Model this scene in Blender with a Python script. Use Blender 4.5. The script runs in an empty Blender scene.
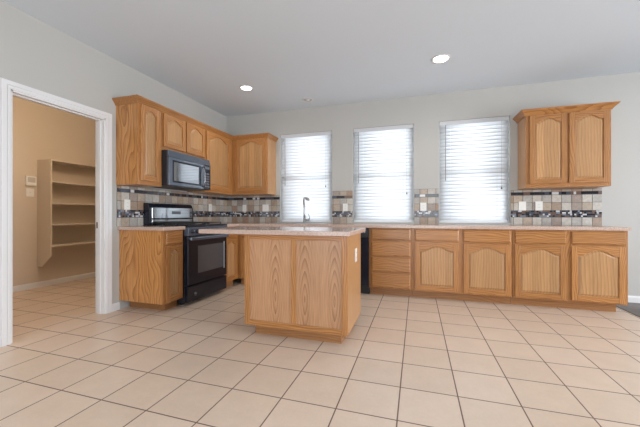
import bpy, bmesh, math, random
from mathutils import Vector, Matrix
from mathutils.geometry import tessellate_polygon
random.seed(7)
S = bpy.context.scene
C = S.collection
R = math.radians
PI = math.pi

# ------------------------------------------------------------------ camera, world, daylight, exposure
cam_d = bpy.data.cameras.new('camera'); cam = bpy.data.objects.new('camera', cam_d); C.objects.link(cam)
cam.location = (3.1383, -4.6306, 1.0378)
cam.rotation_euler = (R(90.03), 0, 0.3031)
cam_d.sensor_width = 36; cam_d.lens = 309.54 * 36 / 640
cam_d.shift_y = 1.631 / 640
cam_d.clip_start = 0.05
S.camera = cam

W = bpy.data.worlds.new('sky'); S.world = W; W.use_nodes = True
wn = W.node_tree.nodes; wn['Background'].inputs[0].default_value = (0.80, 0.90, 1.0, 1); wn['Background'].inputs[1].default_value = 1.6

def area(name, loc, rot, sx, sy, power, col=(1, 1, 1), spread=180):
    d = bpy.data.lights.new(name, 'AREA'); d.shape = 'RECTANGLE'; d.size = sx; d.size_y = sy
    d.energy = power; d.color = col; d.spread = R(spread)
    o = bpy.data.objects.new(name, d); C.objects.link(o); o.location = loc; o.rotation_euler = rot
    return o
DAY = (0.95, 0.975, 1.0)
# daylight outside the three kitchen windows
area('daylight_window', (2.66, 1.25, 1.75), (R(-90), 0, 0), 5.6, 3.2, 390, DAY)
# daylight outside unseen openings added behind and right of the camera for fill light
area('fill_daylight_rear', (2.5, -8.15, 1.3), (R(90), 0, 0), 4.0, 2.3, 92, (0.95, 0.97, 1.0))
area('fill_daylight_right', (8.75, -3.4, 1.3), (R(90), 0, R(90)), 3.6, 2.2, 315, (0.95, 0.97, 1.0))
S.view_settings.view_transform = 'Standard'; S.view_settings.look = 'None'
S.view_settings.gamma = 1; S.view_settings.use_curve_mapping = False
S.view_settings.exposure = 0.10

# ------------------------------------------------------------------ material helpers
def mat(name, col=(0.8, 0.8, 0.8), rough=0.5, metal=0.0, spec=0.5, coat=0.0):
    m = bpy.data.materials.new(name); m.use_nodes = True
    b = m.node_tree.nodes['Principled BSDF']
    b.inputs['Base Color'].default_value = (*col, 1); b.inputs['Roughness'].default_value = rough
    b.inputs['Metallic'].default_value = metal; b.inputs['Specular IOR Level'].default_value = spec
    b.inputs['Coat Weight'].default_value = coat; b.inputs['Coat Roughness'].default_value = 0.08
    return m
class N:
    def __init__(s, m): s.t = m.node_tree; s.b = s.t.nodes['Principled BSDF']
    def n(s, typ, **k):
        o = s.t.nodes.new(typ)
        for a, v in k.items(): setattr(o, a, v)
        return o
    def l(s, a, b): s.t.links.new(a, b)
    def math(s, op, a, b=None, c=None):
        o = s.n('ShaderNodeMath', operation=op)
        for i, v in enumerate((a, b, c)):
            if v is None: continue
            if isinstance(v, (int, float)): o.inputs[i].default_value = v
            else: s.l(v, o.inputs[i])
        return o.outputs[0]
    def ramp(s, fac, stops):
        o = s.n('ShaderNodeValToRGB'); e = o.color_ramp.elements
        while len(e) < len(stops): e.new(0.5)
        for i, (p, c) in enumerate(stops): e[i].position = p; e[i].color = (*c, 1)
        s.l(fac, o.inputs[0]); return o.outputs[0]
    def mix(s, fac, a, b, typ='MIX'):
        o = s.n('ShaderNodeMix', data_type='RGBA', blend_type=typ)
        for i, v in ((0, fac), (6, a), (7, b)):
            if isinstance(v, (int, float)): o.inputs[i].default_value = v
            elif isinstance(v, tuple): o.inputs[i].default_value = (*v, 1)
            else: s.l(v, o.inputs[i])
        return o.outputs[2]
    def bump(s, h, strength, dist=0.002):
        o = s.n('ShaderNodeBump'); o.inputs['Strength'].default_value = strength; o.inputs['Distance'].default_value = dist
        s.l(h, o.inputs['Height']); s.l(o.outputs[0], s.b.inputs['Normal'])

def noise(g, vec, scale, detail=3, rough=0.5):
    o = g.n('ShaderNodeTexNoise'); o.inputs['Scale'].default_value = scale
    o.inputs['Detail'].default_value = detail; o.inputs['Roughness'].default_value = rough
    g.l(vec, o.inputs['Vector']); return o.outputs['Fac']

def oak(name, axis, light, dark, rings=26.0, figure=0.55, rough=0.33, veneer=None, staves=0.0):
    """oak with the grain along one axis; veneer = (flitch width, first centre, height of the cathedral figure)"""
    m = mat(name, light, rough, spec=0.45, coat=0.12); g = N(m)
    tc = g.n('ShaderNodeTexCoord'); oi = g.n('ShaderNodeObjectInfo')
    off = g.n('ShaderNodeVectorMath', operation='SCALE'); off.inputs[0].default_value = (3.1, 5.7, 2.3)
    g.l(oi.outputs['Random'], off.inputs['Scale'])
    add = g.n('ShaderNodeVectorMath', operation='ADD'); g.l(tc.outputs['Object'], add.inputs[0]); g.l(off.outputs[0], add.inputs[1])
    P = add.outputs[0]
    def stretched(k, lo):
        mp = g.n('ShaderNodeMapping'); sc = [k, k, k]; sc['XYZ'.index(axis)] = lo
        mp.inputs['Scale'].default_value = sc; g.l(P, mp.inputs['Vector']); return mp.outputs[0]
    warp = noise(g, stretched(1, 0.35), 3.2, 2, 0.45)
    fine = noise(g, stretched(1, 0.06), 70, 2, 0.6)
    pore = noise(g, stretched(1, 0.025), 260, 1, 0.5)
    sep = g.n('ShaderNodeSeparateXYZ')
    if veneer:
        wd, c0, hz = veneer
        g.l(tc.outputs['Object'], sep.inputs[0])
        xx = g.math('PINGPONG', g.math('SUBTRACT', sep.outputs[0], c0), wd / 2)
        zz = g.math('MULTIPLY', g.math('SUBTRACT', sep.outputs[2], hz), 0.30)
        az = g.math('ABSOLUTE', zz)
        v = g.math('POWER', g.math('ADD', g.math('POWER', xx, 1.5), g.math('POWER', g.math('MULTIPLY', az, 0.62), 1.5)), 0.6667)
        v = g.math('ADD', v, g.math('MULTIPLY', warp, 0.055 * figure))
        v = g.math('MULTIPLY', v, rings * 4.2)
    else:
        g.l(P, sep.inputs[0])
        a, b_ = [i for i in range(3) if 'XYZ'[i] != axis]
        v = g.math('ADD', sep.outputs[a], g.math('MULTIPLY', sep.outputs[b_], 0.8))
        v = g.math('ADD', v, g.math('MULTIPLY', warp, 0.42 * figure))
        v = g.math('MULTIPLY', v, rings * 2.2)
    tri = g.math('FRACT', v)
    band = g.math('POWER', tri, 2.2)
    if veneer:
        near = g.math('MAXIMUM', g.math('SUBTRACT', 1.0, g.math('DIVIDE', xx, 0.08)), 0.0)
        band = g.math('MULTIPLY', band, g.math('ADD', g.math('MULTIPLY', near, 0.85), 0.22))
    val = g.math('ADD', g.math('MULTIPLY', band, 0.46), g.math('MULTIPLY', fine, 0.62))
    mid = tuple((a + b) / 2 for a, b in zip(light, dark))
    col = g.ramp(val, [(0.12, light), (0.5, mid), (0.85, dark)])
    tone = noise(g, stretched(1, 0.2), 4, 1, 0.5)
    col = g.mix(g.math('MULTIPLY', tone, 0.35), col, tuple(c * 0.72 for c in mid), 'MIX')
    pm = g.ramp(pore, [(0.56, (1, 1, 1)), (0.70, (0.78, 0.70, 0.62))])
    col = g.mix(0.55, col, pm, 'MULTIPLY')
    # every board a slightly different tone
    hs = g.n('ShaderNodeHueSaturation'); g.l(col, hs.inputs['Color'])
    g.l(g.math('ADD', g.math('MULTIPLY', oi.outputs['Random'], 0.16), 0.92), hs.inputs['Value'])
    out = hs.outputs[0]
    if staves:   # edge-glued boards of slightly different tone
        sx = g.n('ShaderNodeSeparateXYZ'); g.l(P, sx.inputs[0])
        wn_ = g.n('ShaderNodeTexWhiteNoise', noise_dimensions='1D'); g.l(g.math('FLOOR', g.math('DIVIDE', sx.outputs[0], staves)), wn_.inputs['W'])
        h2 = g.n('ShaderNodeHueSaturation'); g.l(out, h2.inputs['Color']); g.l(g.math('ADD', g.math('MULTIPLY', wn_.outputs['Value'], 0.22), 0.88), h2.inputs['Value']); out = h2.outputs[0]
    g.l(out, g.b.inputs['Base Color'])
    g.bump(fine, 0.08, 0.001)
    return m

OL, OD = (0.62, 0.30, 0.10), (0.20, 0.066, 0.017)
M = {}
M['oak_v'] = oak('oak_upright_grain', 'Z', OL, OD)
M['oak_h'] = oak('oak_level_grain', 'X', (0.60, 0.285, 0.092), OD)
M['oak_hy'] = oak('oak_level_grain_side', 'Y', (0.60, 0.285, 0.092), OD)
M['oak_panel'] = oak('oak_raised_panel', 'Z', (0.58, 0.335, 0.15), (0.34, 0.165, 0.066), rings=16, figure=0.28, staves=0.085)
M['oak_end'] = oak('oak_bold_end_panel', 'Z', (0.76, 0.385, 0.135), (0.28, 0.095, 0.022), rings=13, figure=1.1)
M['oak_side'] = oak('oak_plain_side', 'Z', (0.64, 0.37, 0.18), (0.42, 0.20, 0.08), rings=20)
for _k, _c in (('oak_veneer_l', 0.05), ('oak_veneer_r', -0.115)):
    M[_k] = oak('oak_bookmatched_veneer', 'Z', (0.62, 0.355, 0.19), (0.24, 0.10, 0.04), rings=12, veneer=(0.25, _c, 0.36))
M['oak_toe'] = mat('toe_kick_wood', (0.30, 0.155, 0.065), 0.5)

def paint(name, col, rough=0.6, bump=0.12):
    m = mat(name, col, rough, spec=0.3); g = N(m); tc = g.n('ShaderNodeTexCoord')
    g.bump(noise(g, tc.outputs['Object'], 90, 2, 0.5), bump, 0.0015); return m
M['wall'] = paint('wall_paint_greige', (0.495, 0.488, 0.465))
M['pantry'] = paint('pantry_paint', (0.64, 0.55, 0.445))
M['ceiling'] = paint('ceiling_paint', (0.70, 0.76, 0.82), 0.8, 0.2)
M['trim'] = mat('white_trim_paint', (0.76, 0.76, 0.765), 0.3)
M['shelf'] = mat('shelf_paint', (0.66, 0.575, 0.475), 0.45)

def floor_tile():
    m = mat('beige_floor_tile', (0.7, 0.55, 0.45), 0.3, spec=0.38); g = N(m)
    tc = g.n('ShaderNodeTexCoord'); mp = g.n('ShaderNodeMapping'); T, T2 = 0.3195, 0.3170
    mp.inputs['Location'].default_value = (-(3.043 - 20 * T), 2.702 + 60 * T2, 0)
    g.l(tc.outputs['Object'], mp.inputs['Vector'])
    def brick(c1, c2, mo):
        b = g.n('ShaderNodeTexBrick'); b.offset = 0; b.squash = 1
        for k, v in (('Scale', 1.0), ('Mortar Size', 0.0042), ('Mortar Smooth', 0.25), ('Bias', 0.0), ('Brick Width', T), ('Row Height', T2)):
            b.inputs[k].default_value = v
        b.inputs['Color1'].default_value = (*c1, 1); b.inputs['Color2'].default_value = (*c2, 1); b.inputs['Mortar'].default_value = (*mo, 1)
        g.l(mp.outputs[0], b.inputs['Vector']); return b
    b = brick((0.78, 0.625, 0.505), (0.73, 0.58, 0.46), (0.20, 0.135, 0.10))
    n1 = noise(g, tc.outputs['Object'], 7, 4, 0.6); n2 = noise(g, tc.outputs['Object'], 55, 3, 0.6)
    mott = g.ramp(g.math('ADD', g.math('MULTIPLY', n1, 0.6), g.math('MULTIPLY', n2, 0.4)), [(0.35, (0.90, 0.89, 0.87)), (0.65, (1, 1, 1))])
    g.l(g.mix(0.8, b.outputs['Color'], mott, 'MULTIPLY'), g.b.inputs['Base Color'])
    rg = g.math('ADD', g.math('MULTIPLY', b.outputs['Fac'], 0.45), g.math('ADD', g.math('MULTIPLY', n2, 0.12), 0.27))
    g.l(rg, g.b.inputs['Roughness'])
    h = g.math('ADD', g.math('MULTIPLY', b.outputs['Fac'], -1.0), g.math('MULTIPLY', n2, 0.12))
    g.bump(h, 0.5, 0.002)
    return m
M['tile'] = floor_tile()

def speckle(name, c1, c2, c3, rough=0.25):
    m = mat(name, c1, rough); g = N(m); tc = g.n('ShaderNodeTexCoord')
    a = noise(g, tc.outputs['Object'], 160, 3, 0.7); b = noise(g, tc.outputs['Object'], 12, 2, 0.5)
    col = g.ramp(a, [(0.36, c3), (0.47, c1), (0.62, c2)])
    g.l(g.mix(g.math('MULTIPLY', b, 0.25), col, c3), g.b.inputs['Base Color']); return m
M['counter'] = speckle('pink_beige_laminate', (0.56, 0.405, 0.335), (0.66, 0.53, 0.46), (0.42, 0.28, 0.22), 0.14)
M['black'] = mat('black_enamel', (0.008, 0.011, 0.021), 0.26, coat=0.05)
M['black2'] = mat('black_plastic', (0.02, 0.022, 0.028), 0.38)
M['iron'] = mat('cast_iron', (0.015, 0.015, 0.016), 0.6)
M['bglass'] = mat('black_oven_glass', (0.085, 0.088, 0.10), 0.22, coat=0.3)
M['mwglass'] = mat('microwave_door_glass', (0.42, 0.44, 0.46), 0.05, metal=1.0)
M['sheenpl'] = mat('black_plastic_painted_sheen', (0.075, 0.10, 0.14), 0.2, spec=0.9, coat=0.6)  # black plastic with blue-grey gloss reflections put into the base colour
M['inkgrey'] = mat('grey_marking', (0.42, 0.43, 0.45), 0.4)
M['chrome'] = mat('brushed_nickel', (0.42, 0.43, 0.44), 0.28, metal=1.0)
M['steel'] = mat('stainless_steel', (0.55, 0.56, 0.57), 0.3, metal=1.0)
M['white_pl'] = mat('white_plastic', (0.82, 0.81, 0.77), 0.35)
M['slot'] = mat('dark_slot', (0.08, 0.075, 0.07), 0.5)
M['vinyl'] = mat('white_vinyl', (0.85, 0.87, 0.88), 0.35)
M['cord'] = mat('grey_cord_plastic', (0.30, 0.29, 0.28), 0.5)
M['grout'] = mat('grey_grout', (0.12, 0.108, 0.10), 0.8)
M['caps'] = mat('dark_recess', (0.10, 0.05, 0.025), 0.7)
def stone(name, c, rough=0.35):
    m = mat(name, c, rough); g = N(m); tc = g.n('ShaderNodeTexCoord')
    a = noise(g, tc.outputs['Object'], 38, 4, 0.65)
    g.l(g.mix(0.8, c, g.ramp(a, [(0.3, (0.70, 0.68, 0.66)), (0.68, (1.05, 1.04, 1.03))]), 'MULTIPLY'), g.b.inputs['Base Color'])
    g.bump(a, 0.15, 0.001); return m
STONE = [stone('tile_sand', (0.47, 0.39, 0.31)), stone('tile_tan', (0.38, 0.29, 0.22)), stone('tile_pale', (0.56, 0.53, 0.48)),
         stone('tile_taupe', (0.36, 0.30, 0.26)), stone('tile_grey', (0.45, 0.43, 0.40)), stone('tile_rust', (0.40, 0.27, 0.19))]
CHIP = [mat('chip_black', (0.02, 0.02, 0.028), 0.15, coat=0.5), mat('chip_slate', (0.07, 0.08, 0.11), 0.2, coat=0.4), mat('chip_white', (0.62, 0.63, 0.64), 0.15, coat=0.4),
        mat('chip_brown', (0.16, 0.10, 0.075), 0.25), mat('chip_blue_grey', (0.22, 0.25, 0.30), 0.2, coat=0.4)]

def translucent(name, col, tr=0.35):
    m = mat(name, col, 0.45); g = N(m)
    t = g.n('ShaderNodeBsdfTranslucent'); t.inputs[0].default_value = (*col, 1)
    mx = g.n('ShaderNodeMixShader'); mx.inputs[0].default_value = tr
    out = m.node_tree.nodes['Material Output']
    g.l(g.b.outputs[0], mx.inputs[1]); g.l(t.outputs[0], mx.inputs[2]); g.l(mx.outputs[0], out.inputs[0]); return m
M['slat'] = translucent('white_blind_slat', (0.86, 0.88, 0.90), 0.42)
def window_glass():
    m = mat('window_glass', (1, 1, 1), 0.0); g = N(m)
    t = g.n('ShaderNodeBsdfTransparent'); gl = g.n('ShaderNodeBsdfGlossy'); gl.inputs['Roughness'].default_value = 0.02
    fr = g.n('ShaderNodeFresnel'); fr.inputs[0].default_value = 1.45
    mx = g.n('ShaderNodeMixShader'); g.l(fr.outputs[0], mx.inputs[0]); g.l(t.outputs[0], mx.inputs[1]); g.l(gl.outputs[0], mx.inputs[2])
    g.l(mx.outputs[0], m.node_tree.nodes['Material Output'].inputs[0]); return m
M['glass'] = window_glass()
def emit(name, col, strength):
    m = mat(name, (0.9, 0.9, 0.9), 0.4); b = m.node_tree.nodes['Principled BSDF']
    b.inputs['Emission Color'].default_value = (*col, 1); b.inputs['Emission Strength'].default_value = strength; return m
M['bulb'] = emit('lit_lamp', (1.0, 0.93, 0.82), 9.0)
M['bulb_dim'] = mat('unlit_lamp_glass', (0.75, 0.75, 0.73), 0.25)
M['bulb_warm'] = emit('lit_warm_lamp', (1.0, 0.72, 0.42), 5.0)
def plank():
    m = mat('dark_wood_plank', (0.12, 0.09, 0.07), 0.35); g = N(m); tc = g.n('ShaderNodeTexCoord')
    b = g.n('ShaderNodeTexBrick'); b.offset = 0.37
    for k, v in (('Scale', 1.0), ('Mortar Size', 0.002), ('Brick Width', 0.9), ('Row Height', 0.11)): b.inputs[k].default_value = v
    b.inputs['Color1'].default_value = (0.13, 0.10, 0.085, 1); b.inputs['Color2'].default_value = (0.085, 0.065, 0.055, 1); b.inputs['Mortar'].default_value = (0.02, 0.015, 0.01, 1)
    g.l(tc.outputs['Object'], b.inputs['Vector'])
    mp = g.n('ShaderNodeMapping'); mp.inputs['Scale'].default_value = (4, 60, 1); g.l(tc.outputs['Object'], mp.inputs['Vector'])
    a = noise(g, mp.outputs[0], 1, 3, 0.6)
    g.l(g.mix(0.5, b.outputs['Color'], g.ramp(a, [(0.3, (0.6, 0.6, 0.6)), (0.7, (1.2, 1.15, 1.1))]), 'MULTIPLY'), g.b.inputs['Base Color']); return m
M['plank'] = plank()

# ------------------------------------------------------------------ mesh helpers
def box(bm, x0, x1, y0, y1, z0, z1, mi=0):
    vs = [bm.verts.new(p) for p in ((x0, y0, z0), (x1, y0, z0), (x1, y1, z0), (x0, y1, z0), (x0, y0, z1), (x1, y0, z1), (x1, y1, z1), (x0, y1, z1))]
    for f in ((0, 3, 2, 1), (4, 5, 6, 7), (0, 1, 5, 4), (1, 2, 6, 5), (2, 3, 7, 6), (3, 0, 4, 7)):
        bm.faces.new([vs[i] for i in f]).material_index = mi
def prism(bm, loops, d0, d1, fn, mi=0):
    """extrude a polygon (outer loop first, holes after) between depths d0 and d1; fn(u, v, d) -> xyz"""
    idx = []; flat = []
    for lp in loops:
        idx.append(list(range(len(flat), len(flat) + len(lp)))); flat += lp
    A = [bm.verts.new(fn(u, v, d0)) for u, v in flat]; B = [bm.verts.new(fn(u, v, d1)) for u, v in flat]
    if len(loops) == 1:
        bm.faces.new(A).material_index = mi; bm.faces.new(B[::-1]).material_index = mi
    else:
        for t in tessellate_polygon([[Vector((u, v, 0)) for u, v in lp] for lp in loops]):
            bm.faces.new([A[i] for i in t]).material_index = mi; bm.faces.new([B[i] for i in t[::-1]]).material_index = mi
    for ix in idx:
        for k in range(len(ix)):
            a, b = ix[k], ix[(k + 1) % len(ix)]
            bm.faces.new((A[a], B[a], B[b], A[b])).material_index = mi
def rect(x0, x1, y0, y1): return [(x0, y0), (x1, y0), (x1, y1), (x0, y1)]
def XZ(u, v, d): return (u, d, v)
def XY(u, v, d): return (u, v, d)
def YZ(u, v, d): return (d, u, v)
def lathe(bm, prof, seg=24, mtx=Matrix(), mi=0, cap=True):
    rings = []
    for r, z in prof:
        rings.append([bm.verts.new(mtx @ Vector((r * math.cos(2 * PI * k / seg), r * math.sin(2 * PI * k / seg), z))) for k in range(seg)])
    for a, b in zip(rings, rings[1:]):
        for k in range(seg):
            f = bm.faces.new((a[k], a[(k + 1) % seg], b[(k + 1) % seg], b[k])); f.material_index = mi; f.smooth = True
    if cap:
        if prof[0][0] > 1e-4: bm.faces.new(rings[0][::-1]).material_index = mi
        if prof[-1][0] > 1e-4: bm.faces.new(rings[-1]).material_index = mi
def tube(bm, pts, rad, seg=10, mi=0):
    pts = [Vector(p) for p in pts]; rad = rad if isinstance(rad, (list, tuple)) else [rad] * len(pts); rings = []
    up = Vector((0, 0, 1))
    for i, p in enumerate(pts):
        t = (pts[min(i + 1, len(pts) - 1)] - pts[max(i - 1, 0)]).normalized()
        a = t.cross(up) if abs(t.dot(up)) < 0.95 else t.cross(Vector((1, 0, 0))); a.normalize(); b = t.cross(a)
        if i and rings_a.dot(a) < 0: a = -a; b = -b
        rings_a = a
        rings.append([bm.verts.new(p + rad[i] * (a * math.cos(2 * PI * k / seg) + b * math.sin(2 * PI * k / seg))) for k in range(seg)])
    for r0, r1 in zip(rings, rings[1:]):
        for k in range(seg):
            f = bm.faces.new((r0[k], r0[(k + 1) % seg], r1[(k + 1) % seg], r1[k])); f.smooth = True; f.material_index = mi
    bm.faces.new(rings[0][::-1]).material_index = mi; bm.faces.new(rings[-1]).material_index = mi
def sweep(bm, path, prof, mi=0, close_ends=True):
    """mitred moulding: path of (x, y), outward is to the right of travel; prof of (out, z)"""
    n = len(path); rows = []
    for i, p in enumerate(path):
        p = Vector(p)
        def nrm(a, b): d = (Vector(b) - Vector(a)).normalized(); return Vector((d.y, -d.x))
        if i == 0: o = nrm(path[0], path[1])
        elif i == n - 1: o = nrm(path[-2], path[-1])
        else:
            a, b = nrm(path[i - 1], path[i]), nrm(path[i], path[i + 1]); o = (a + b) / (1 + a.dot(b))
        rows.append([bm.verts.new((p.x + o.x * u, p.y + o.y * u, z)) for u, z in prof])
    k = len(prof)
    for r0, r1 in zip(rows, rows[1:]):
        for j in range(k): bm.faces.new((r0[j], r0[(j + 1) % k], r1[(j + 1) % k], r1[j])).material_index = mi
    bm.faces.new(rows[0]).material_index = mi; bm.faces.new(rows[-1][::-1]).material_index = mi
def obj(name, bm, mats, parent=None, bevel=0.0, seg=2):
    bmesh.ops.recalc_face_normals(bm, faces=bm.faces)
    me = bpy.data.meshes.new(name); bm.to_mesh(me); bm.free()
    o = bpy.data.objects.new(name, me); C.objects.link(o)
    for m in (mats if isinstance(mats, list) else [mats]): me.materials.append(m)
    if parent: o.parent = parent
    if bevel:
        b = o.modifiers.new('bevel', 'BEVEL'); b.width = bevel; b.segments = seg; b.limit_method = 'ANGLE'; b.angle_limit = R(40)
    return o
def one(name, fn, mats, parent=None, bevel=0.0, seg=2):
    bm = bmesh.new(); fn(bm); return obj(name, bm, mats, parent, bevel, seg)
def bx(name, dims, m, parent=None, bevel=0.0):
    return one(name, lambda b: box(b, *dims), m, parent, bevel)
def tag(o, label=None, cat=None, group=None, kind=None):
    if label: o['label'] = label
    if cat: o['category'] = cat
    if group: o['group'] = group
    if kind: o['kind'] = kind
    return o
def thing(name, label, cat, loc=(0, 0, 0), rz=0.0, group=None, kind=None):
    o = bpy.data.objects.new(name, None); C.objects.link(o); o.location = loc; o.rotation_euler = (0, 0, rz); o.empty_display_size = 0.1
    return tag(o, label, cat, group, kind)
def struct(o): o['kind'] = 'structure'; return o
def copy_tree(o, parent=None):
    c = o.copy(); C.objects.link(c)
    if parent: c.parent = parent
    for ch in list(o.children): copy_tree(ch, c)
    return c
L90 = R(90)

# ------------------------------------------------------------------ room shell
H = 2.74; X1 = 8.2; Y0 = -7.6; WT = 0.12; PX = -2.06; PY0 = -3.7; PY1 = 0.35; BT = 0.12
TX = 5.302
struct(one('floor', lambda b: prism(b, [[(PX - 0.1, Y0), (TX, Y0), (TX, PY1), (PX - 0.1, PY1)]], -0.1, 0, XY), M['tile']))
fw = struct(one('floor', lambda b: (box(b, TX + 0.014, X1, Y0, 0.0, -0.1, 0.0)), M['plank']))
fw.rotation_euler = (0, 0, 0)
struct(one('trim_1', lambda b: box(b, TX, TX + 0.014, Y0, 0.0, -0.1, 0.004), mat('dark_transition_strip', (0.07, 0.045, 0.03), 0.4)))
struct(one('ceiling', lambda b: box(b, PX - 0.1, X1 + 0.15, Y0 - 0.15, PY1 + 0.15, H, H + 0.12), M['ceiling']))
WIN = [(1.008, 1.883), (2.215, 3.100), (3.436, 4.310)]; WZ0, WZ1 = 0.932, 2.350
struct(one('wall_back', lambda b: prism(b, [rect(0.0, X1 + 0.15, -0.1, H)] + [rect(a, c, WZ0, WZ1)[::-1] for a, c in WIN], 0.0, BT, XZ), M['wall']))
DY0, DY1, DZ = -2.992, -2.185, 2.062
def wl(b):
    prism(b, [[(Y0, -0.1), (DY0, -0.1), (DY0, DZ), (DY1, DZ), (DY1, -0.1), (BT, -0.1), (BT, H), (Y0, H)]], -WT / 2, 0.0, YZ)
struct(one('wall_left', wl, M['wall']))
def wlp(b):
    prism(b, [[(PY0, -0.1), (DY0, -0.1), (DY0, DZ), (DY1, DZ), (DY1, -0.1), (PY1, -0.1), (PY1, H), (PY0, H)]], -WT, -WT / 2, YZ)
struct(one('wall_pantry_front', wlp, M['pantry']))
struct(bx('wall_pantry_back', (PX - 0.1, PX, PY0 - 0.1, PY1 + 0.1, -0.1, H), M['pantry']))
struct(bx('wall_pantry_right', (PX, -WT / 2, PY1, PY1 + 0.1, -0.1, H), M['pantry']))
struct(bx('wall_pantry_left', (PX, -WT, PY0 - 0.1, PY0, -0.1, H), M['pantry']))
# walls behind and beside the camera, each with an opening added for fill light
struct(one('wall_front', lambda b: prism(b, [rect(-0.06, X1 + 0.15, -0.1, H), rect(0.5, 4.5, 0.06, 2.4)[::-1]], Y0 - 0.15, Y0, XZ), M['wall']))
struct(one('wall_right', lambda b: prism(b, [rect(Y0, 0.0, -0.1, H), rect(-5.1, -1.7, 0.3, 2.3)[::-1]], X1, X1 + 0.15, YZ), M['wall']))
struct(one('window_4', lambda b: [box(b, x, x + 0.05, Y0 - 0.1, Y0 - 0.04, 0.06, 2.4) for x in (0.5, 1.8, 3.15, 4.45)] + [box(b, 0.5, 4.5, Y0 - 0.1, Y0 - 0.04, z, z + 0.06) for z in (0.06, 2.34)], M['vinyl']))  # frame of the unseen rear opening, added for fill light
struct(one('window_5', lambda b: [box(b, X1 + 0.05, X1 + 0.11, y, y + 0.05, 0.3, 2.3) for y in (-5.1, -3.4, -1.75)] + [box(b, X1 + 0.05, X1 + 0.11, -5.1, -1.7, z, z + 0.05) for z in (0.3, 1.3, 2.25)], M['vinyl']))  # frame of the unseen right-hand opening, also added for fill light

# baseboards
BB = [(0, 0), (0.014, 0), (0.014, 0.062), (0.009, 0.078), (0, 0.081)]
def baseboard(name, path):
    return struct(one(name, lambda b: sweep(b, path, BB), M['trim']))
baseboard('baseboard_left', [(0, -3.054), (0, Y0)][::-1])
baseboard('baseboard_left', [(0, -2.122), (0, -2.032)])
baseboard('baseboard_back', [(5.236, 0), (X1, 0)])
baseboard('baseboard_pantry', [(PX, PY0), (PX, PY1)])
baseboard('baseboard_right', [(X1, 0), (X1, Y0)])

# pantry door opening: jamb lining, stops, casing on both sides
d1 = thing('door_1', None, None, (0, 0, 0), kind='structure')
def jamb(b):
    t = 0.018
    box(b, -WT - 0.002, 0.002, DY0, DY0 + t, 0, DZ); box(b, -WT - 0.002, 0.002, DY1 - t, DY1, 0, DZ); box(b, -WT - 0.002, 0.002, DY0, DY1, DZ - t, DZ)
    box(b, -0.075, -0.04, DY0 + t, DY0 + t + 0.011, 0, DZ - t); box(b, -0.075, -0.04, DY1 - t - 0.011, DY1 - t, 0, DZ - t); box(b, -0.075, -0.04, DY0 + t, DY1 - t, DZ - t - 0.011, DZ - t)
one('door_frame', jamb, M['trim'], d1, 0.001)
def casing(b, xs):
    # stepped colonial casing profile, mitred at the top corners
    for (a, c, th) in ((-0.004, 0.062, 0.010), (0.006, 0.022, 0.013), (0.026, 0.060, 0.016)):
        out = [(DY0 - c, 0), (DY0 - c, DZ + c), (DY1 + c, DZ + c), (DY1 + c, 0), (DY1 + a, 0), (DY1 + a, DZ + a), (DY0 - a, DZ + a), (DY0 - a, 0)]
        prism(b, [out], xs[0], xs[0] + xs[1] * th, YZ)
one('casing', lambda b: casing(b, (0.0, 1)), M['trim'], d1)
one('casing', lambda b: casing(b, (-WT, -1)), M['trim'], d1)
sp = bx('strike_plate', (-0.105, -0.078, DY1 - 0.0205, DY1 - 0.0175, 0.90, 0.965), mat('dark_brass', (0.10, 0.06, 0.035), 0.35, metal=1.0), d1)

# ------------------------------------------------------------------ kitchen windows (frames, glass) and blinds
for i, (a, c) in enumerate(WIN):
    w = thing('window_%d' % (i + 1), None, None, ((a + c) / 2, 0, WZ0), kind='structure'); hw = (c - a) / 2; hh = WZ1 - WZ0
    def fr(b):
        prism(b, [rect(-hw, hw, 0, hh), rect(-hw + 0.02, hw - 0.02, 0.02, hh - 0.02)[::-1]], 0.082, 0.118, XZ)
    one('frame', fr, M['vinyl'], w, 0.002)
    def up(b): prism(b, [rect(-hw + 0.02, hw - 0.02, hh / 2 - 0.02, hh - 0.02), rect(-hw + 0.045, hw - 0.045, hh / 2 + 0.02, hh - 0.045)[::-1]], 0.103, 0.116, XZ)
    def lo(b): prism(b, [rect(-hw + 0.02, hw - 0.02, 0.02, hh / 2 + 0.02), rect(-hw + 0.045, hw - 0.045, 0.06, hh / 2 - 0.02)[::-1]], 0.086, 0.100, XZ)
    s1 = one('sash', up, M['vinyl'], w, 0.002); s2 = one('sash', lo, M['vinyl'], w, 0.002)
    bx('glass', (-hw + 0.046, hw - 0.046, 0.109, 0.110, hh / 2 + 0.021, hh - 0.046), M['glass'], s1)
    bx('glass', (-hw + 0.046, hw - 0.046, 0.0925, 0.0935, 0.061, hh / 2 - 0.021), M['glass'], s2)
    # drywall-return sill cap
    bx('sill', (-hw + 0.001, hw - 0.001, -0.004, 0.081, 0.0005, 0.006), M['trim'], w, 0.001)

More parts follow.
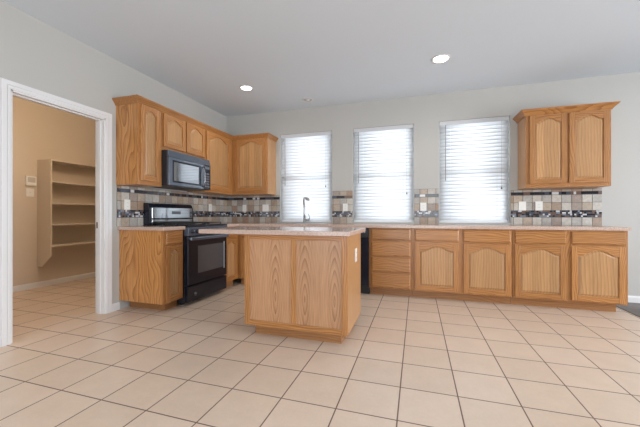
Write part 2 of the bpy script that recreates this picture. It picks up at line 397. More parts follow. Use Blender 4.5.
BL = ['white slatted blind in the left window, behind the sink faucet', 'white slatted blind in the middle of the three windows', 'white slatted blind in the window nearest the small wall cupboard on the right']
SLN = 27
def make_blind(hw, hh, tx):
    t = thing('window_blind', None, 'blind', (0, 0, 0), group='closed blinds on the kitchen windows')
    y = 0.042; pitch = (hh - 0.055 - 0.035) / SLN; tilt = R(70); ww = hw - 0.006
    bx('headrail', (-ww, ww, y - 0.022, y + 0.024, hh - 0.045, hh - 0.002), M['vinyl'], t, 0.003)
    bx('valance', (-ww, ww, y - 0.034, y - 0.027, hh - 0.058, hh - 0.002), mat('grey_white_valance', (0.62, 0.63, 0.65), 0.4), t, 0.002)
    def sl(b):
        for k in range(SLN):
            zc = hh - 0.075 - pitch * (k + 0.5) + pitch * 0.5; n = 6; w2 = 0.0315
            ra, rb = [], []
            for j in range(n + 1):
                u = -1 + 2 * j / n; crown = 0.005 * (1 - u * u)
                yy = y - w2 * u * math.cos(tilt) * -1 - crown * math.sin(tilt); zz = zc + w2 * u * math.sin(tilt) + crown * math.cos(tilt) * 0.5
                ra.append((yy, zz)); rb.append((yy + 0.0016 * math.sin(tilt) + 0.0008, zz))
            va = [[b.verts.new((x, p[0], p[1])) for p in ra] for x in (-ww + 0.004, ww - 0.004)]
            for j in range(n): f = b.faces.new((va[0][j], va[1][j], va[1][j + 1], va[0][j + 1])); f.smooth = True
    so = one('slats', sl, M['slat'], t)
    sd = so.modifiers.new('thick', 'SOLIDIFY'); sd.thickness = 0.002
    bx('bottom_rail', (-ww + 0.004, ww - 0.004, y - 0.02, y + 0.02, 0.012, 0.030), M['vinyl'], t, 0.003)
    one('ladder_cord', lambda b: [tube(b, [(x, y - 0.020, 0.03), (x, y - 0.020, hh - 0.05)], 0.0011, 5) for x in (-hw * 0.66, 0, hw * 0.66)], M['vinyl'], t)
    one('tilt_wand', lambda b: tube(b, [(-hw + 0.085, y - 0.042, hh - 0.06), (-hw + 0.085, y - 0.036, hh - 0.83)], 0.0045, 8), M['cord'], t)
    one('cord_knob', lambda b: (tube(b, [(hw - 0.10, y - 0.042, hh - 0.06), (hw - 0.10, y - 0.042, tx + 0.015)], 0.0009, 5),
        tube(b, [(hw - 0.10, y - 0.042, tx + 0.022), (hw - 0.10, y - 0.042, tx + 0.01), (hw - 0.10, y - 0.042, tx - 0.012)], [0.004, 0.009, 0.011], 10)), M['cord'], t)
    return t
for i, (a, c) in enumerate(WIN):
    t = make_blind((c - a) / 2, WZ1 - WZ0, (0.555, 0.42, 0.465)[i]); t.location = ((a + c) / 2, 0, WZ0); t['label'] = BL[i]

# ------------------------------------------------------------------ cabinetry
def arch(u):
    u = abs(u)
    if u > 0.88: return 0.0
    return (0.5 + 0.5 * math.cos(PI * u / 0.88)) ** 0.75
def door(parent, x0, x1, z0, z1, yf, sw=0.054, rise=0.07, th=0.019, name='door', mats=None, square=False):
    """cathedral raised-panel door: back face at y = yf, front at yf - th"""
    V, Hh, Pn = mats or (M['oak_v'], M['oak_h'], M['oak_panel'])
    if square: rise = 0.0
    cx = (x0 + x1) / 2; hw = (x1 - x0) / 2 - sw; rise = min(rise, 0.30 * hw + 0.012); st_ = 0.040 if not square else sw; zt = z1 - st_ - rise
    n = 24
    # edge curve of the top rail
    crv = [(cx + hw * (-1 + 2 * k / n), zt + rise * arch(-1 + 2 * k / n)) for k in range(n + 1)]
    def fr(b):
        box(b, x0, x0 + sw, yf - th, yf, z0, z1, 0); box(b, x1 - sw, x1, yf - th, yf, z0, z1, 0)
        box(b, x0 + sw, x1 - sw, yf - th, yf, z0, z0 + sw, 1)
        prism(b, [crv + [(x1 - sw, z1), (x0 + sw, z1)]], yf - th, yf, XZ, 1)
    d = one(name, fr, [V, Hh], parent, 0.0022)
    def pn(b):
        def loop(ins, y, dz=0.0):
            h2 = hw - ins; pts = [(cx - h2, z0 + sw + ins), (cx + h2, z0 + sw + ins)]
            pts += [(cx + h2 * (1 - 2 * k / n), zt - ins * 0.9 + rise * arch(1 - 2 * k / n)) for k in range(n + 1)]
            return [b.verts.new((p[0], y, p[1])) for p in pts]
        L = [loop(-0.006, yf - 0.003), loop(-0.006, yf - 0.008), loop(0.005, yf - 0.007), loop(0.024, yf - th + 0.003), loop(0.027, yf - th + 0.003)]
        for a, c in zip(L, L[1:]):
            for k in range(len(a)): b.faces.new((a[k], a[(k + 1) % len(a)], c[(k + 1) % len(a)], c[k]))
        b.faces.new(L[-1]); b.faces.new(L[0][::-1])
    one('panel', pn, Pn, d)
    return d
def drawer(parent, x0, x1, z0, z1, yf, th=0.019):
    def f(b):
        # slab front with a routed edge
        e = 0.010; A = [b.verts.new(p) for p in ((x0, yf, z0), (x1, yf, z0), (x1, yf, z1), (x0, yf, z1))]
        B = [b.verts.new(p) for p in ((x0, yf - th + 0.006, z0), (x1, yf - th + 0.006, z0), (x1, yf - th + 0.006, z1), (x0, yf - th + 0.006, z1))]
        D = [b.verts.new(p) for p in ((x0 + e, yf - th, z0 + e), (x1 - e, yf - th, z0 + e), (x1 - e, yf - th, z1 - e), (x0 + e, yf - th, z1 - e))]
        for P, Q in ((A, B), (B, D)):
            for k in range(4): b.faces.new((P[k], P[(k + 1) % 4], Q[(k + 1) % 4], Q[k]))
        b.faces.new(D); b.faces.new(A[::-1])
    return one('drawer', f, M['oak_h'], parent, 0.0012)
def cabinet_body(parent, w, d, z0, z1, stiles, rails, endm=None):
    """carcass with open front closed by a face frame (front of frame at y = -d)"""
    t = 0.016; E = endm or (None, None); g = 0.001
    def f(b):
        box(b, g, g + t, -d + 0.019, -g, z0, z1, 1 if E[0] else 0); box(b, w - g - t, w - g, -d + 0.019, -g, z0, z1, 2 if E[1] else 0)
        box(b, g + t, w - g - t, -d + 0.019, -g, z0, z0 + t, 0); box(b, g + t, w - g - t, -d + 0.019, -g, z1 - t, z1, 0)
        box(b, g + t, w - g - t, -0.012, -g, z0 + t, z1 - t, 0)
    one('body', f, [M['oak_side'], E[0] or M['oak_side'], E[1] or M['oak_side']], parent, 0.001)
    def ff(b):
        for a, c in stiles: box(b, max(a, g), min(c, w - g), -d, -d + 0.019, z0, z1, 0)
        for a, c, p, q in rails: box(b, p, q, -d, -d + 0.019, a, c, 1)
    one('face_frame', ff, [M['oak_v'], M['oak_h']], parent, 0.0008)
D_B = 0.600                       # base face-frame plane, doors add 19 mm
def toe(parent, w, z=0.1, back=0.085, x0=0.001, x1=None):
    bx('toe_kick', (x0, (x1 or w - 0.001), -D_B + back, -0.02, 0.0005, z - 0.0005), M['oak_toe_shade'], parent)
M['oak_toe_shade'] = oak('oak_toe_kick_shaded', 'X', (0.42, 0.21, 0.08), (0.25, 0.10, 0.035), rings=20)  # darker copy of the oak, shade under the cabinets put into the colour

BZ0, BZ1 = 0.1, 0.875
def base_unit(name, label, loc, rz, w, cols, drawers_only=False, ends=None, toe_x=None, stile_l=0.03, stile_r=0.03, group=None):
    """cols: (x0, x1) spans of door/drawer columns in local coordinates"""
    t = thing(name, label, 'cabinet', loc, rz, group)
    st = [(0.0, cols[0][0] + 0.012), (cols[-1][1] - 0.012, w)]
    for a, c in zip(cols, cols[1:]): st.append((a[1] - 0.012, c[0] + 0.012))
    st = sorted(st); ra = []
    for (a, b_), (c, d_) in zip(st, st[1:]):
        zs = [(BZ0, 0.135), (0.845, BZ1), (0.70, 0.735)]
        if drawers_only: zs = [(BZ0, 0.135), (0.845, BZ1), (0.70, 0.735), (0.50, 0.54), (0.295, 0.335)]
        for z in zs: ra.append((z[0], z[1], b_, c))
    cabinet_body(t, w, D_B, BZ0, BZ1, st, ra, ends)
    toe(t, w, x0=(toe_x or (0.001, None))[0], x1=(toe_x or (0.001, None))[1])
    for a, c in cols:
        if drawers_only:
            for z0, z1 in ((0.725, 0.860), (0.524, 0.705), (0.320, 0.503), (0.118, 0.299)): drawer(t, a, c, z0, z1, -D_B - 0.001)
        else:
            drawer(t, a, c, 0.725, 0.860, -D_B - 0.001)
            door(t, a, c, 0.118, 0.703, -D_B - 0.001, rise=0.060)
    return t
# back run, left to right
base_unit('base_cabinet', 'oak corner base cupboard on the back wall, seen in the gap between stove and island', (0.6015, 0, 0), 0, 0.4055, [(0.06, 0.38)])
base_unit('base_cabinet', 'oak sink base cupboard hidden mostly behind the island, under the faucet', (1.008, 0, 0), 0, 0.925, [(0.03, 0.45), (0.475, 0.895)])
base_unit('drawer_cabinet', 'oak base unit with a stack of four drawers beside the dishwasher', (2.547, 0, 0), 0, 0.534, [(0.035, 0.514)], drawers_only=True)
base_unit('base_cabinet', 'oak base cupboard with two arched doors, right of the four-drawer stack', (3.082, 0, 0), 0, 1.099, [(0.035, 0.532), (0.585, 1.077)])
base_unit('base_cabinet', 'oak base cupboard with two arched doors at the right end of the long counter', (4.182, 0, 0), 0, 1.054, [(0.021, 0.508), (0.558, 1.026)], toe_x=(0.001, 0.995))
# left run
base_unit('base_cabinet', 'narrow oak base cupboard with one door at the left end, next to the stove', (0, -2.030, 0), L90, 0.297, [(0.034, 0.272)], ends=(M['oak_end'], None), toe_x=(0.115, None))
base_unit('base_cabinet', 'oak base cupboard on the left wall between stove and corner', (0, -0.966, 0), L90, 0.366, [(0.025, 0.315)])

# wall cabinets
D_U = 0.305; UZ0, UZ1 = 1.37, 2.285
def wall_unit(name, label, loc, rz, w, doors, z0=UZ0, ends=None, stx=None, rise=0.060, dz=(0.045, 0.045), group=None):
    t = thing(name, label, 'cabinet', loc, rz, group)
    st = stx or ([(0, doors[0][0] + 0.012)] + [(a[1] - 0.012, c[0] + 0.012) for a, c in zip(doors, doors[1:])] + [(doors[-1][1] - 0.012, w)])
    ra = []
    for (a, b_), (c, d_) in zip(st, st[1:]): ra += [(z0, z0 + dz[0] + 0.01, b_, c), (UZ1 - 0.07, UZ1, b_, c)]
    cabinet_body(t, w, D_U, z0, UZ1, st, ra, ends)
    for a, c in doors: door(t, a, c, z0 + dz[0], UZ1 - 0.052, -D_U - 0.001, rise=rise)
    return t
wall_unit('wall_cabinet', 'tall narrow oak wall cupboard left of the microwave', (0, -2.070, 0), L90, 0.327, [(0.030, 0.285)], ends=(M['oak_end'], None))
wall_unit('wall_cabinet', 'short oak wall cupboard with two small doors above the microwave', (0, -1.742, 0), L90, 0.764, [(0.015, 0.370), (0.392, 0.748)], z0=1.805, rise=0.055, dz=(0.04, 0.045))
wall_unit('wall_cabinet', 'oak wall cupboard right of the microwave, reaching into the corner', (0, -0.977, 0), L90, 0.976, [(0.018, 0.600)], stx=[(0, 0.03), (0.59, 0.6715)])
wall_unit('wall_cabinet', 'oak wall cupboard on the back wall between corner and left window', (0.306, 0, 0), 0, 0.628, [(0.073, 0.599)], stx=[(0.0, 0.086), (0.586, 0.628)])
wall_unit('wall_cabinet', 'small two-door oak wall cupboard alone on the right side of the back wall', (4.395, 0, 0), 0, 0.843, [(0.040, 0.416), (0.440, 0.820)])

CR = [(0.0, 2.236), (0.007, 2.236), (0.009, 2.244), (0.014, 2.248), (0.020, 2.258), (0.034, 2.274), (0.046, 2.284), (0.050, 2.291), (0.056, 2.293), (0.056, 2.306), (0.0, 2.306)]
tag(one('crown_molding', lambda b: sweep(b, [(0.001, -2.0695), (D_U, -2.0695), (D_U, -D_U), (0.934, -D_U), (0.934, -0.001)], [(u * 0.78 + 0.0015, z - 0.004) for u, z in CR]), M['oak_hy'], None, 0.001),
    'oak crown moulding along the top of the corner wall cupboards', 'molding')
tag(one('crown_molding', lambda b: sweep(b, [(4.395, -0.001), (4.395, -D_U), (5.238, -D_U), (5.238, -0.001)], [(u + 0.0015, z) for u, z in CR]), M['oak_h'], None, 0.001),
    'oak crown moulding on top of the lone two-door wall cupboard at right', 'molding')

# ------------------------------------------------------------------ worktops
CZ0, CZ1 = 0.8765, 0.914
SX0, SX1, SY0, SY1 = 1.10, 1.84, -0.52, -0.13
one_ = lambda b: prism(b, [[(0.002, -0.967), (0.635, -0.967), (0.635, -0.635), (5.248, -0.635), (5.248, -0.002), (0.002, -0.002)], rect(SX0, SX1, SY0, SY1)[::-1]], CZ0, CZ1, XY)
tag(one('countertop', one_, M['counter'], None, 0.004), 'long pinkish-beige laminate counter running along the back wall under the windows', 'countertop')
tag(bx('countertop', (0.002, 0.635, -2.054, -1.735, CZ0, CZ1), M['counter'], None, 0.004), 'short piece of pinkish-beige counter left of the stove', 'countertop')

# sink
sk = thing('sink', 'stainless sink set in the back counter below the left window', 'sink', (1.47, -0.325, CZ1))
def sinkf(b):
    hx, hy = 0.372, 0.197
    prism(b, [rect(-hx - 0.022, hx + 0.022, -hy - 0.022, hy + 0.022), rect(-hx + 0.02, -0.012, -hy + 0.02, hy - 0.02)[::-1], rect(0.012, hx - 0.02, -hy + 0.02, hy - 0.02)[::-1]], 0.0008, 0.004, XY)
one('rim', sinkf, M['steel'], sk, 0.001)
for s in (-1, 1):
    def bowl(b):
        xa, xb = sorted((s * 0.012, s * 0.352)); ya, yb = -0.177, 0.177; z = -0.17; t = 0.003
        box(b, xa - t, xa, ya, yb, z, 0.0008); box(b, xb, xb + t, ya, yb, z, 0.0008)
        box(b, xa, xb, ya - t, ya, z, 0.0008); box(b, xa, xb, yb, yb + t, z, 0.0008); box(b, xa, xb, ya, yb, z - t, z)
    one('bowl', bowl, M['steel'], sk)
# faucet
fc = thing('faucet', 'tall curved brushed-metal faucet with side lever in front of the left blind', 'faucet', (1.46, -0.075, CZ1 + 0.0006))
one('base', lambda b: lathe(b, [(0.030, 0), (0.030, 0.006), (0.024, 0.012), (0.021, 0.075), (0.018, 0.085)], 20), M['chrome'], fc)
arc = []
for k in range(15):
    a = k / 14; ang = PI * 0.5 * a * 1.25
    arc.append((-0.012 * math.sin(PI * a) + 0.105 * a ** 2, -0.15 * (1 - math.cos(ang)) , 0.22 + 0.17 * math.sin(ang)))
one('spout', lambda b: tube(b, [(0, 0, 0.08), (-0.002, 0, 0.15)] + arc, [0.018, 0.016] + [0.015] * 15, 12), M['chrome'], fc)
p1 = Vector(arc[-1]); p0 = Vector(arc[-2]); dd = (p1 - p0).normalized()
one('spray_head', lambda b: tube(b, [p1 - dd * 0.02, p1 + dd * 0.01, p1 + dd * 0.05, p1 + dd * 0.085], [0.017, 0.021, 0.023, 0.021], 14), M['chrome'], fc)
one('lever', lambda b: (tube(b, [(0.015, 0, 0.05), (0.045, -0.003, 0.052), (0.075, -0.006, 0.056), (0.088, -0.006, 0.060)], [0.017, 0.017, 0.016, 0.008], 12),
    tube(b, [(0.078, -0.006, 0.06), (0.090, -0.01, 0.085), (0.080, -0.015, 0.125), (0.066, -0.018, 0.145)], [0.008, 0.007, 0.006, 0.006], 10)), M['chrome'], fc)

# ------------------------------------------------------------------ island
IX0, IX1, IY0, IY1 = 1.7214, 2.6264, -2.2784, -1.690
isl = thing('kitchen_island', 'oak kitchen island with a pinkish-beige top overhanging on the left', 'island', ((IX0 + IX1) / 2, (IY0 + IY1) / 2, 0))
iw = (IX1 - IX0) / 2; idp = (IY1 - IY0) / 2
def ibody(b):
    t = 0.018
    box(b, -iw, -iw + t, -idp + 0.019, idp, 0.1, 0.875); box(b, iw - t, iw, -idp + 0.019, idp, 0.1, 0.875)
    box(b, -iw + t, iw - t, -idp + 0.019, idp, 0.1, 0.118); box(b, -iw + t, iw - t, idp - 0.018, idp, 0.118, 0.875)
one('body', ibody, M['oak_side'], isl, 0.001)
def iframe(b):
    y0, y1 = -idp, -idp + 0.019; sw = 0.048
    box(b, -iw, -iw + sw, y0, y1, 0.1, 0.875, 0); box(b, iw - sw, iw, y0, y1, 0.1, 0.875, 0); box(b, -0.022, 0.022, y0, y1, 0.145, 0.835, 0)
    box(b, -iw + sw, iw - sw, y0, y1, 0.1, 0.145, 1); box(b, -iw + sw, iw - sw, y0, y1, 0.835, 0.875, 1)
one('face_frame', iframe, [M['oak_v'], M['oak_h']], isl, 0.0015)
for s in (-1, 1):
    a, c = sorted((s * 0.0225, s * (iw - 0.0485)))
    pc = (a + c) / 2
    p = bx('back_panel', (a - pc, c - pc, -0.004, 0.004, 0.1455, 0.8345), M['oak_veneer_l' if s < 0 else 'oak_veneer_r'], isl)
    p.location = (pc + 0.02 * s, -idp + 0.0105, 0); p.location.x = pc
bx('toe_kick', (-iw + 0.062, iw - 0.070, -idp + 0.085, idp - 0.075, 0.0005, 0.0995), M['oak_toe_shade'], isl)
for k in (0, 1):   # doors on the cooking side
    dd_ = door(isl, -iw + 0.03 + k * (iw - 0.015), -0.01 + k * (iw - 0.015) + 0.0, 0.118, 0.703, 0.0); dd_.rotation_euler = (0, 0, PI); dd_.location = (0, idp + 0.0005, 0)
one('countertop', lambda b: prism(b, [[(1.28 - 2.1739, -0.336), (IX1 + 0.026 - 2.1739, -0.336), (IX1 + 0.026 - 2.1739, 0.43), (1.28 - 2.1739, 0.43)]], 0.8758, 0.914, XY), M['counter'], isl, 0.005)

# ------------------------------------------------------------------ stove
st = thing('stove', 'black freestanding gas stove between the left base cupboards', 'stove', (0.012, -1.3515, 0), L90)
w = 0.376
one('body', lambda b: (box(b, -w, w, -0.60, -0.002, 0.035, 0.900), [box(b, x - 0.02, x + 0.02, y - 0.02, y + 0.02, 0.0005, 0.035) for x in (-0.32, 0.32) for y in (-0.52, -0.08)]), M['black2'], st, 0.003)
one('cooktop', lambda b: (box(b, -w - 0.002, w + 0.002, -0.655, -0.002, 0.9005, 0.920), box(b, -w + 0.03, w - 0.03, -0.58, -0.10, 0.920, 0.923)), M['black'], st, 0.004)
def bguard(b): prism(b, [[(-0.095, 0.9205), (-0.105, 0.95), (-0.098, 1.13), (-0.075, 1.178), (-0.055, 1.188), (-0.002, 1.188), (-0.002, 0.9205)]], -w, w, lambda u, v, d: (d, u, v))
bg = one('backguard', bguard, M['black'], st, 0.008, 3)
bx('glass_panel', (-w + 0.03, w - 0.03, -0.1065, -0.0965, 1.0, 1.135), M['mwglass'], bg, 0.004)
bx('lower_strip', (-w + 0.03, w - 0.03, -0.1085, -0.1025, 0.935, 0.985), M['mwglass'], bg, 0.002)
bx('clock_display', (-0.03, 0.12, -0.1085, -0.1068, 1.05, 1.09), M['bglass'], bg)
bx('seam', (-w + 0.01, w - 0.01, -0.106, -0.1025, 0.987, 0.993), M['black'], bg)
one('control_panel', lambda b: prism(b, [[(-0.60, 0.800), (-0.650, 0.800), (-0.660, 0.8995), (-0.60, 0.8995)]], -w, w, lambda u, v, d: (d, u, v)), M['sheenpl'], st, 0.003)
for x in (-0.315, -0.225, 0.0, 0.225, 0.315):
    def kn(b): lathe(b, [(0.024, 0), (0.022, 0.008), (0.018, 0.012), (0.015, 0.030), (0.0, 0.031)], 18, Matrix.Translation((x, -0.6555, 0.852)) @ Matrix.Rotation(R(90), 4, 'X'))
    k = one('knob', kn, M['black'], st); bx('pointer', (x - 0.002, x + 0.002, -0.688, -0.6862, 0.852, 0.866), M['inkgrey'], k)
dr = one('oven_door', lambda b: prism(b, [rect(-w + 0.002, w - 0.002, 0.235, 0.795), rect(-0.205, 0.29, 0.350, 0.675)[::-1]], -0.650, -0.6015, XZ), M['black'], st, 0.005)
bx('window', (-0.204, 0.289, -0.645, -0.640, 0.351, 0.674), M['bglass'], dr)
one('handle', lambda b: (box(b, -w + 0.01, w - 0.01, -0.692, -0.668, 0.748, 0.785), box(b, -w + 0.02, -w + 0.05, -0.668, -0.6505, 0.755, 0.78), box(b, w - 0.05, w - 0.02, -0.668, -0.6505, 0.755, 0.78)), M['sheenpl'], dr, 0.009)
bx('door_streak', (0.302, 0.318, -0.6535, -0.6505, 0.335, 0.690), M['inkgrey'], dr, 0.001)  # pale upright streak beside the oven window
sd = one('storage_drawer', lambda b: (box(b, -w + 0.002, w - 0.002, -0.648, -0.6015, 0.045, 0.222), box(b, -w + 0.012, w - 0.012, -0.656, -0.648, 0.190, 0.215)), M['black'], st, 0.005)
def logo(b):
    lathe(b, [(0.0, 0), (0.016, 0), (0.016, 0.0015), (0.0, 0.0015)], 20, Matrix.Translation((-0.250, -0.6485, 0.125)) @ Matrix.Rotation(R(90), 4, 'X') @ Matrix.Diagonal((1.4, 1, 1, 1)))
    box(b, -0.268, -0.228, -0.6495, -0.6485, 0.096, 0.101)
one('emblem', logo, mat('dim_emblem', (0.16, 0.16, 0.17), 0.4), sd)
for gx in (-0.19, 0.19):
    for gy in (-0.46, -0.22):
        one('burner', lambda b: lathe(b, [(0.048, 0.9232), (0.048, 0.930), (0.034, 0.934), (0.034, 0.940), (0.0, 0.941)], 20, Matrix.Translation((gx, gy, 0))), M['iron'], st)
    def grate(b):
        x0, x1, y0, y1, z = gx - 0.155, gx + 0.155, -0.575, -0.105, 0.948; t = 0.006
        for x in (x0, gx, x1): box(b, x - t, x + t, y0, y1, z - 0.008, z)
        for y in (y0, -0.46, -0.34, -0.22, y1): box(b, x0, x1, y - t, y + t, z - 0.008, z)
        for x in (x0, x1):
            for y in (y0, -0.34, y1): box(b, x - t, x + t, y - t, y + t, 0.9232, z - 0.008)
    one('grate', grate, M['iron'], st, 0.002)

# ------------------------------------------------------------------ microwave
mw = thing('microwave', 'black over-the-range microwave under the short wall cupboard', 'microwave', (0.002, -1.3605, 1.385), L90)
w = 0.378; mh = 0.415
bx('body', (-w, w, -0.375, -0.002, 0.0, mh - 0.001), M['black2'], mw, 0.003)
one('top_grille', lambda b: (prism(b, [[(-0.376, mh - 0.078), (-0.402, mh - 0.078), (-0.385, mh - 0.001), (-0.376, mh - 0.001)]], -w, w, lambda u, v, d: (d, u, v)),
    [box(b, -w + 0.02, w - 0.02, -0.403 + k * 0.003, -0.395, mh - 0.066 + k * 0.013, mh - 0.062 + k * 0.013) for k in range(4)]), M['sheenpl'], mw, 0.001)
md = one('door', lambda b: prism(b, [rect(-w, 0.235, 0.004, mh - 0.082), rect(-w + 0.075, 0.150, 0.060, mh - 0.130)[::-1]], -0.405, -0.376, XZ), M['sheenpl'], mw, 0.005)
bx('window', (-w + 0.0755, 0.1495, -0.400, -0.396, 0.0605, mh - 0.1305), M['mwglass'], md)
one('window_bezel', lambda b: prism(b, [rect(-w + 0.055, 0.170, 0.042, mh - 0.112), rect(-w + 0.076, 0.149, 0.061, mh - 0.131)[::-1]], -0.4075, -0.4052, XZ), M['black'], md)
one('handle', lambda b: tube(b, [(0.205, -0.404, 0.035), (0.207, -0.428, 0.055), (0.207, -0.440, 0.11), (0.207, -0.443, 0.165), (0.207, -0.440, 0.22), (0.207, -0.428, 0.275), (0.205, -0.404, 0.295)], 0.011, 10), mat('dark_chrome', (0.25, 0.27, 0.30), 0.2, metal=0.8), md)
cp = bx('control_panel', (0.238, w, -0.403, -0.376, 0.004, mh - 0.082), M['black'], mw, 0.004)
bx('display', (0.262, w - 0.022, -0.4045, -0.4035, mh - 0.135, mh - 0.10), mat('display_blue_grey', (0.10, 0.13, 0.16), 0.1), cp)
one('keypad', lambda b: [box(b, 0.262 + i * 0.032, 0.286 + i * 0.032, -0.4045, -0.4035, 0.035 + j * 0.034, 0.057 + j * 0.034) for i in range(3) for j in range(6)], mat('keypad_grey', (0.12, 0.13, 0.15), 0.4), cp)
bx('vent_bottom', (-w + 0.05, w - 0.05, -0.36, -0.03, -0.004, -0.0005), M['slot'], mw)

# ------------------------------------------------------------------ dishwasher
dw = thing('dishwasher', 'black dishwasher seen as a narrow strip behind the island', 'dishwasher', (2.24, 0, 0))
bx('body', (-0.300, 0.300, -0.58, -0.03, 0.09, 0.870), M['black2'], dw, 0.002)
bx('door', (-0.302, 0.303, -0.620, -0.5805, 0.125, 0.745), M['black'], dw, 0.004)
c_ = bx('control_panel', (-0.302, 0.303, -0.628, -0.5805, 0.750, 0.868), M['black2'], dw, 0.005)
one('handle', lambda b: box(b, -0.12, 0.12, -0.640, -0.6285, 0.775, 0.795), M['sheenpl'], c_, 0.004)
one('button', lambda b: [box(b, 0.15 + k * 0.03, 0.17 + k * 0.03, -0.631, -0.6285, 0.81, 0.825) for k in range(4)], M['inkgrey'], c_)
bx('toe_panel', (-0.300, 0.300, -0.545, -0.5, 0.004, 0.09), M['black2'], dw)

# ------------------------------------------------------------------ backsplash (real tiles over grout)
def splash(name, label, x0, x1, rot, zmax=1.41, cuts=None, loc=(0, 0, 0), seed=1, x_up=None):
    """tiles in local x (along the wall) and z; wall at y = 0, faces -y"""
    rnd = random.Random(seed); T = 0.106; g = 0.0065
    xu = x_up if x_up is not None else x1
    rows = [(0.9155, 1.013), (1.102, 1.2005), (1.2025, 1.2965), (1.338, zmax)]
    def f(b):
        box(b, x0, x1, -0.006, -0.0008, 0.9155, zmax, 0)
        for z0, z1 in rows:
            z1 = min(z1, zmax)
            if z1 - z0 < 0.004: continue
            n0 = math.floor((x0 - 0.03) / T)
            k = n0; last = -1
            while True:
                a, c = max(x0 + 0.0005, k * T + g / 2), min(x1 - 0.0005, (k + 1) * T - g / 2)
                if k * T > x1: break
                if c - a > 0.006:
                    mi = rnd.choice([i for i in (0, 0, 1, 2, 2, 3, 4, 4, 5) if i != last]); last = mi
                    box(b, a, c, -0.0095 - rnd.random() * 0.001, -0.006, z0, z1 - g / 2, 1 + mi)
                k += 1
        # wide mosaic band and thin liner band
        for z0, nz, hz, pw in ((1.0165, 4, 0.0208, 0.0215), (1.299, 1, 0.036, 0.050)):
            for r in range(nz):
                x = x0 + 0.001 - (rnd.random() * 0.01)
                while x < x1 - 0.006:
                    wd = pw * rnd.choice((1, 1, 1, 1.9) if nz > 1 else (0.55, 1, 1.5))
                    a, c = max(x, x0 + 0.0005), min(x + wd - 0.002, x1 - 0.0005)
                    if c - a > 0.003:
                        mi = rnd.choice((0, 0, 1, 1, 2, 3, 3, 4, 0)) if nz > 1 else rnd.choice((0, 0, 0, 1, 1, 3, 0, 2, 0))
                        box(b, a, c, -0.0095 - rnd.random() * 0.0015, -0.006, z0 + r * hz + 0.001, z0 + (r + 1) * hz - 0.001, 7 + mi)
                    x += wd
    o = one(name, f, [M['grout']] + STONE + CHIP)
    o.location = loc; o.rotation_euler = (0, 0, rot)
    return struct(o)
splash('wall_tile_left', None, -2.060, -0.0105, L90, zmax=1.3685, seed=3)
splash('wall_tile_corner', None, 0.001, 1.002, 0, zmax=1.3685, seed=5)
splash('wall_tile_middle', None, 1.889, 2.209, 0, zmax=1.412, seed=8)
splash('wall_tile_middle', None, 3.106, 3.430, 0, zmax=1.412, seed=9)
splash('wall_tile_right', None, 4.316, 5.290, 0, zmax=1.3685, seed=12)

# ------------------------------------------------------------------ outlets and switches
def plate(name, label, cat, loc, rz, w=0.074, h=0.116, kind='outlet', gang=1, group='wall outlets and switches'):
    t = thing(name, label, cat, loc, rz, group)
    p = bx('cover_plate', (-w / 2, w / 2, -0.006, -0.0002, -h / 2, h / 2), M['white_pl'], t, 0.002)
    for gi in range(gang):
        ox = (gi - (gang - 1) / 2) * 0.046
        if kind == 'outlet':
            for s in (-1, 1):
                q = bx('socket', (ox - 0.016, ox + 0.016, -0.0078, -0.0062, s * 0.02 - 0.014, s * 0.02 + 0.014), M['white_pl'], t, 0.001)
                one('slot', lambda b: [box(b, ox + dx - 0.001, ox + dx + 0.001, -0.0082, -0.0079, s * 0.02 - 0.004, s * 0.02 + 0.005) for dx in (-0.006, 0.006)], M['slot'], q)
        else:
            q = bx('switch_frame', (ox - 0.006, ox + 0.006, -0.0075, -0.0062, -0.013, 0.013), M['white_pl'], t)
            bx('toggle', (ox - 0.004, ox + 0.004, -0.016, -0.0076, -0.002, 0.008), M['white_pl'], q, 0.001)
    return t
zo = 1.158; ty = -0.0112
plate('wall_outlet', 'white outlet on the tiled wall left of the stove', 'outlet', (0.0112, -1.941, zo), L90)
plate('wall_outlet', 'white outlet on the left tiled wall, right of the stove near the corner', 'outlet', (0.0112, -0.466, zo), L90)
plate('wall_outlet', 'white outlet on the back tiles just right of the corner', 'outlet', (0.356, ty, zo), 0)
plate('light_switch', 'white switch plate on the back tiles left of the first window', 'light switch', (0.750, ty, zo), 0, w=0.112, kind='switch', gang=2)
plate('wall_outlet', 'white outlet on the tiles between the left and middle windows', 'outlet', (2.097, ty, zo), 0)
plate('wall_outlet', 'white outlet on the tiles between the middle and right windows', 'outlet', (3.225, ty, zo), 0, w=0.082)
plate('light_switch', 'white plate right beside the right window, left one of a pair on the tiles', 'light switch', (4.445, ty, zo), 0, w=0.082, kind='switch')
plate('wall_outlet', 'white outlet under the lone wall cupboard, right one of a pair on the tiles', 'outlet', (4.631, ty, zo), 0, w=0.080)
plate('wall_outlet', 'white outlet on the right side panel of the island', 'outlet', (IX1 + 0.0003, -1.945, 0.690), L90)
plate('light_switch', 'white switch plate on the pantry wall, below the small box', 'light switch', (PX, -1.690, 1.357), L90, w=0.095, kind='switch', gang=1)
tb = thing('wall_control_box', 'small white control box on the pantry wall above a switch plate', 'control box', (PX, -1.690, 1.52), L90)
bx('case', (-0.06, 0.06, -0.035, -0.0005, -0.068, 0.068), M['white_pl'], tb, 0.006)
bx('face_panel', (-0.045, 0.045, -0.0375, -0.0352, -0.02, 0.05), mat('box_face', (0.55, 0.52, 0.48), 0.4), tb, 0.002)
bx('lower_button', (-0.045, 0.045, -0.038, -0.0352, -0.055, -0.03), M['white_pl'], tb, 0.001)

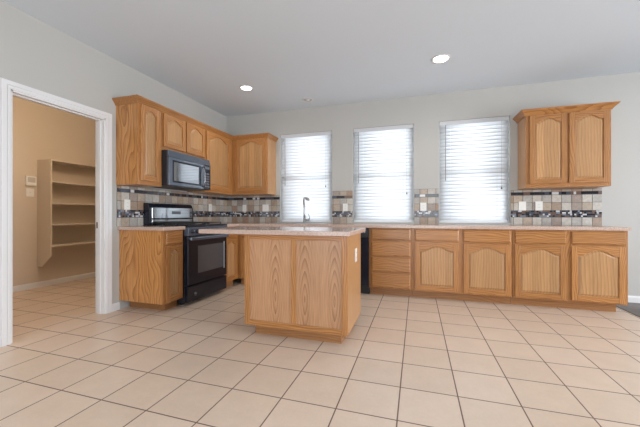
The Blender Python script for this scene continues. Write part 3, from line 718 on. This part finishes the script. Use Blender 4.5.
# ------------------------------------------------------------------ pantry shelf unit
ps = thing('pantry_shelf_unit', 'beige painted shelf unit hung on the pantry wall', 'shelf', (PX + 0.001, -1.605, 0), L90)
def sidep(b, x): prism(b, [[(-0.001, 0.30), (-0.10, 0.30), (-0.285, 0.46), (-0.285, 1.83), (-0.001, 1.83)]], x, x + 0.018, lambda u, v, d: (d, u, v))
SW_ = 1.50
one('side_panel', lambda b: sidep(b, 0.0), M['shelf'], ps, 0.001); one('side_panel', lambda b: sidep(b, SW_), M['shelf'], ps, 0.001)
for z in (1.812, 1.505, 1.200, 0.893, 0.592):
    bx('shelf_board', (0.0185, SW_ - 0.0005, -0.284, -0.001, z, z + 0.019), M['shelf'], ps, 0.001)
one('wall_cleat', lambda b: [box(b, 0.0185, SW_ - 0.0005, -0.018, -0.001, z - 0.045, z - 0.0005) for z in (1.505, 1.200, 0.893, 0.592)], M['shelf'], ps)

# ------------------------------------------------------------------ ceiling lights
def downlight(loc, label, lit, r=0.092):
    t = thing('recessed_light', label, 'ceiling light', loc, 0, 'recessed ceiling lights')
    one('trim_ring', lambda b: lathe(b, [(r - 0.022, -0.0005), (r - 0.022, -0.004), (r - 0.018, -0.006), (r, -0.004), (r + 0.002, -0.0005)], 32), M['trim'], t)
    if lit:
        one('lamp_lens', lambda b: lathe(b, [(r - 0.023, -0.001), (r - 0.03, -0.006), (r * 0.4, -0.010), (0.0, -0.011)], 32), M['bulb'], t)
    else:
        one('baffle', lambda b: lathe(b, [(r - 0.023, -0.0015), (r - 0.035, -0.004), (r - 0.05, -0.002)], 32), mat('grey_baffle', (0.45, 0.46, 0.47), 0.5), t)
        one('lamp_lens', lambda b: lathe(b, [(r - 0.051, -0.002), (r - 0.060, -0.012), (0.0, -0.018)], 32), M['bulb_dim'], t)
    return t
downlight((0.963, -0.975, H - 0.0005), 'lit recessed ceiling light above the stove side', True)
downlight((3.389, -1.025, H - 0.0005), 'brightest recessed ceiling light, in front of the right window', True, 0.1)
downlight((1.606, -0.332, H - 0.0005), 'unlit recessed ceiling light near the back wall above the sink', False, 0.085)
for x, y in ((0.963, -0.975), (3.389, -1.025)):
    d = bpy.data.lights.new('recessed_lamp', 'SPOT'); d.energy = 24; d.color = (1, 0.93, 0.84); d.spot_size = R(168); d.spot_blend = 1; d.shadow_soft_size = 0.07
    o = bpy.data.objects.new('recessed_lamp', d); C.objects.link(o); o.location = (x, y, H - 0.03)
pl = thing('pantry_ceiling_light', 'round warm lamp on the pantry ceiling', 'ceiling light', (-0.50, -2.0, H - 0.001))
one('base', lambda b: lathe(b, [(0.09, 0), (0.09, -0.02), (0.0, -0.021)], 24), M['trim'], pl)
one('globe', lambda b: lathe(b, [(0.07, -0.0215), (0.10, -0.05), (0.09, -0.09), (0.05, -0.115), (0.0, -0.12)], 24), M['bulb_warm'], pl)
d = bpy.data.lights.new('pantry_lamp', 'POINT'); d.energy = 28; d.color = (1.0, 0.77, 0.55); d.shadow_soft_size = 0.16
o = bpy.data.objects.new('pantry_lamp', d); C.objects.link(o); o.location = (-0.50, -2.0, H - 0.35)
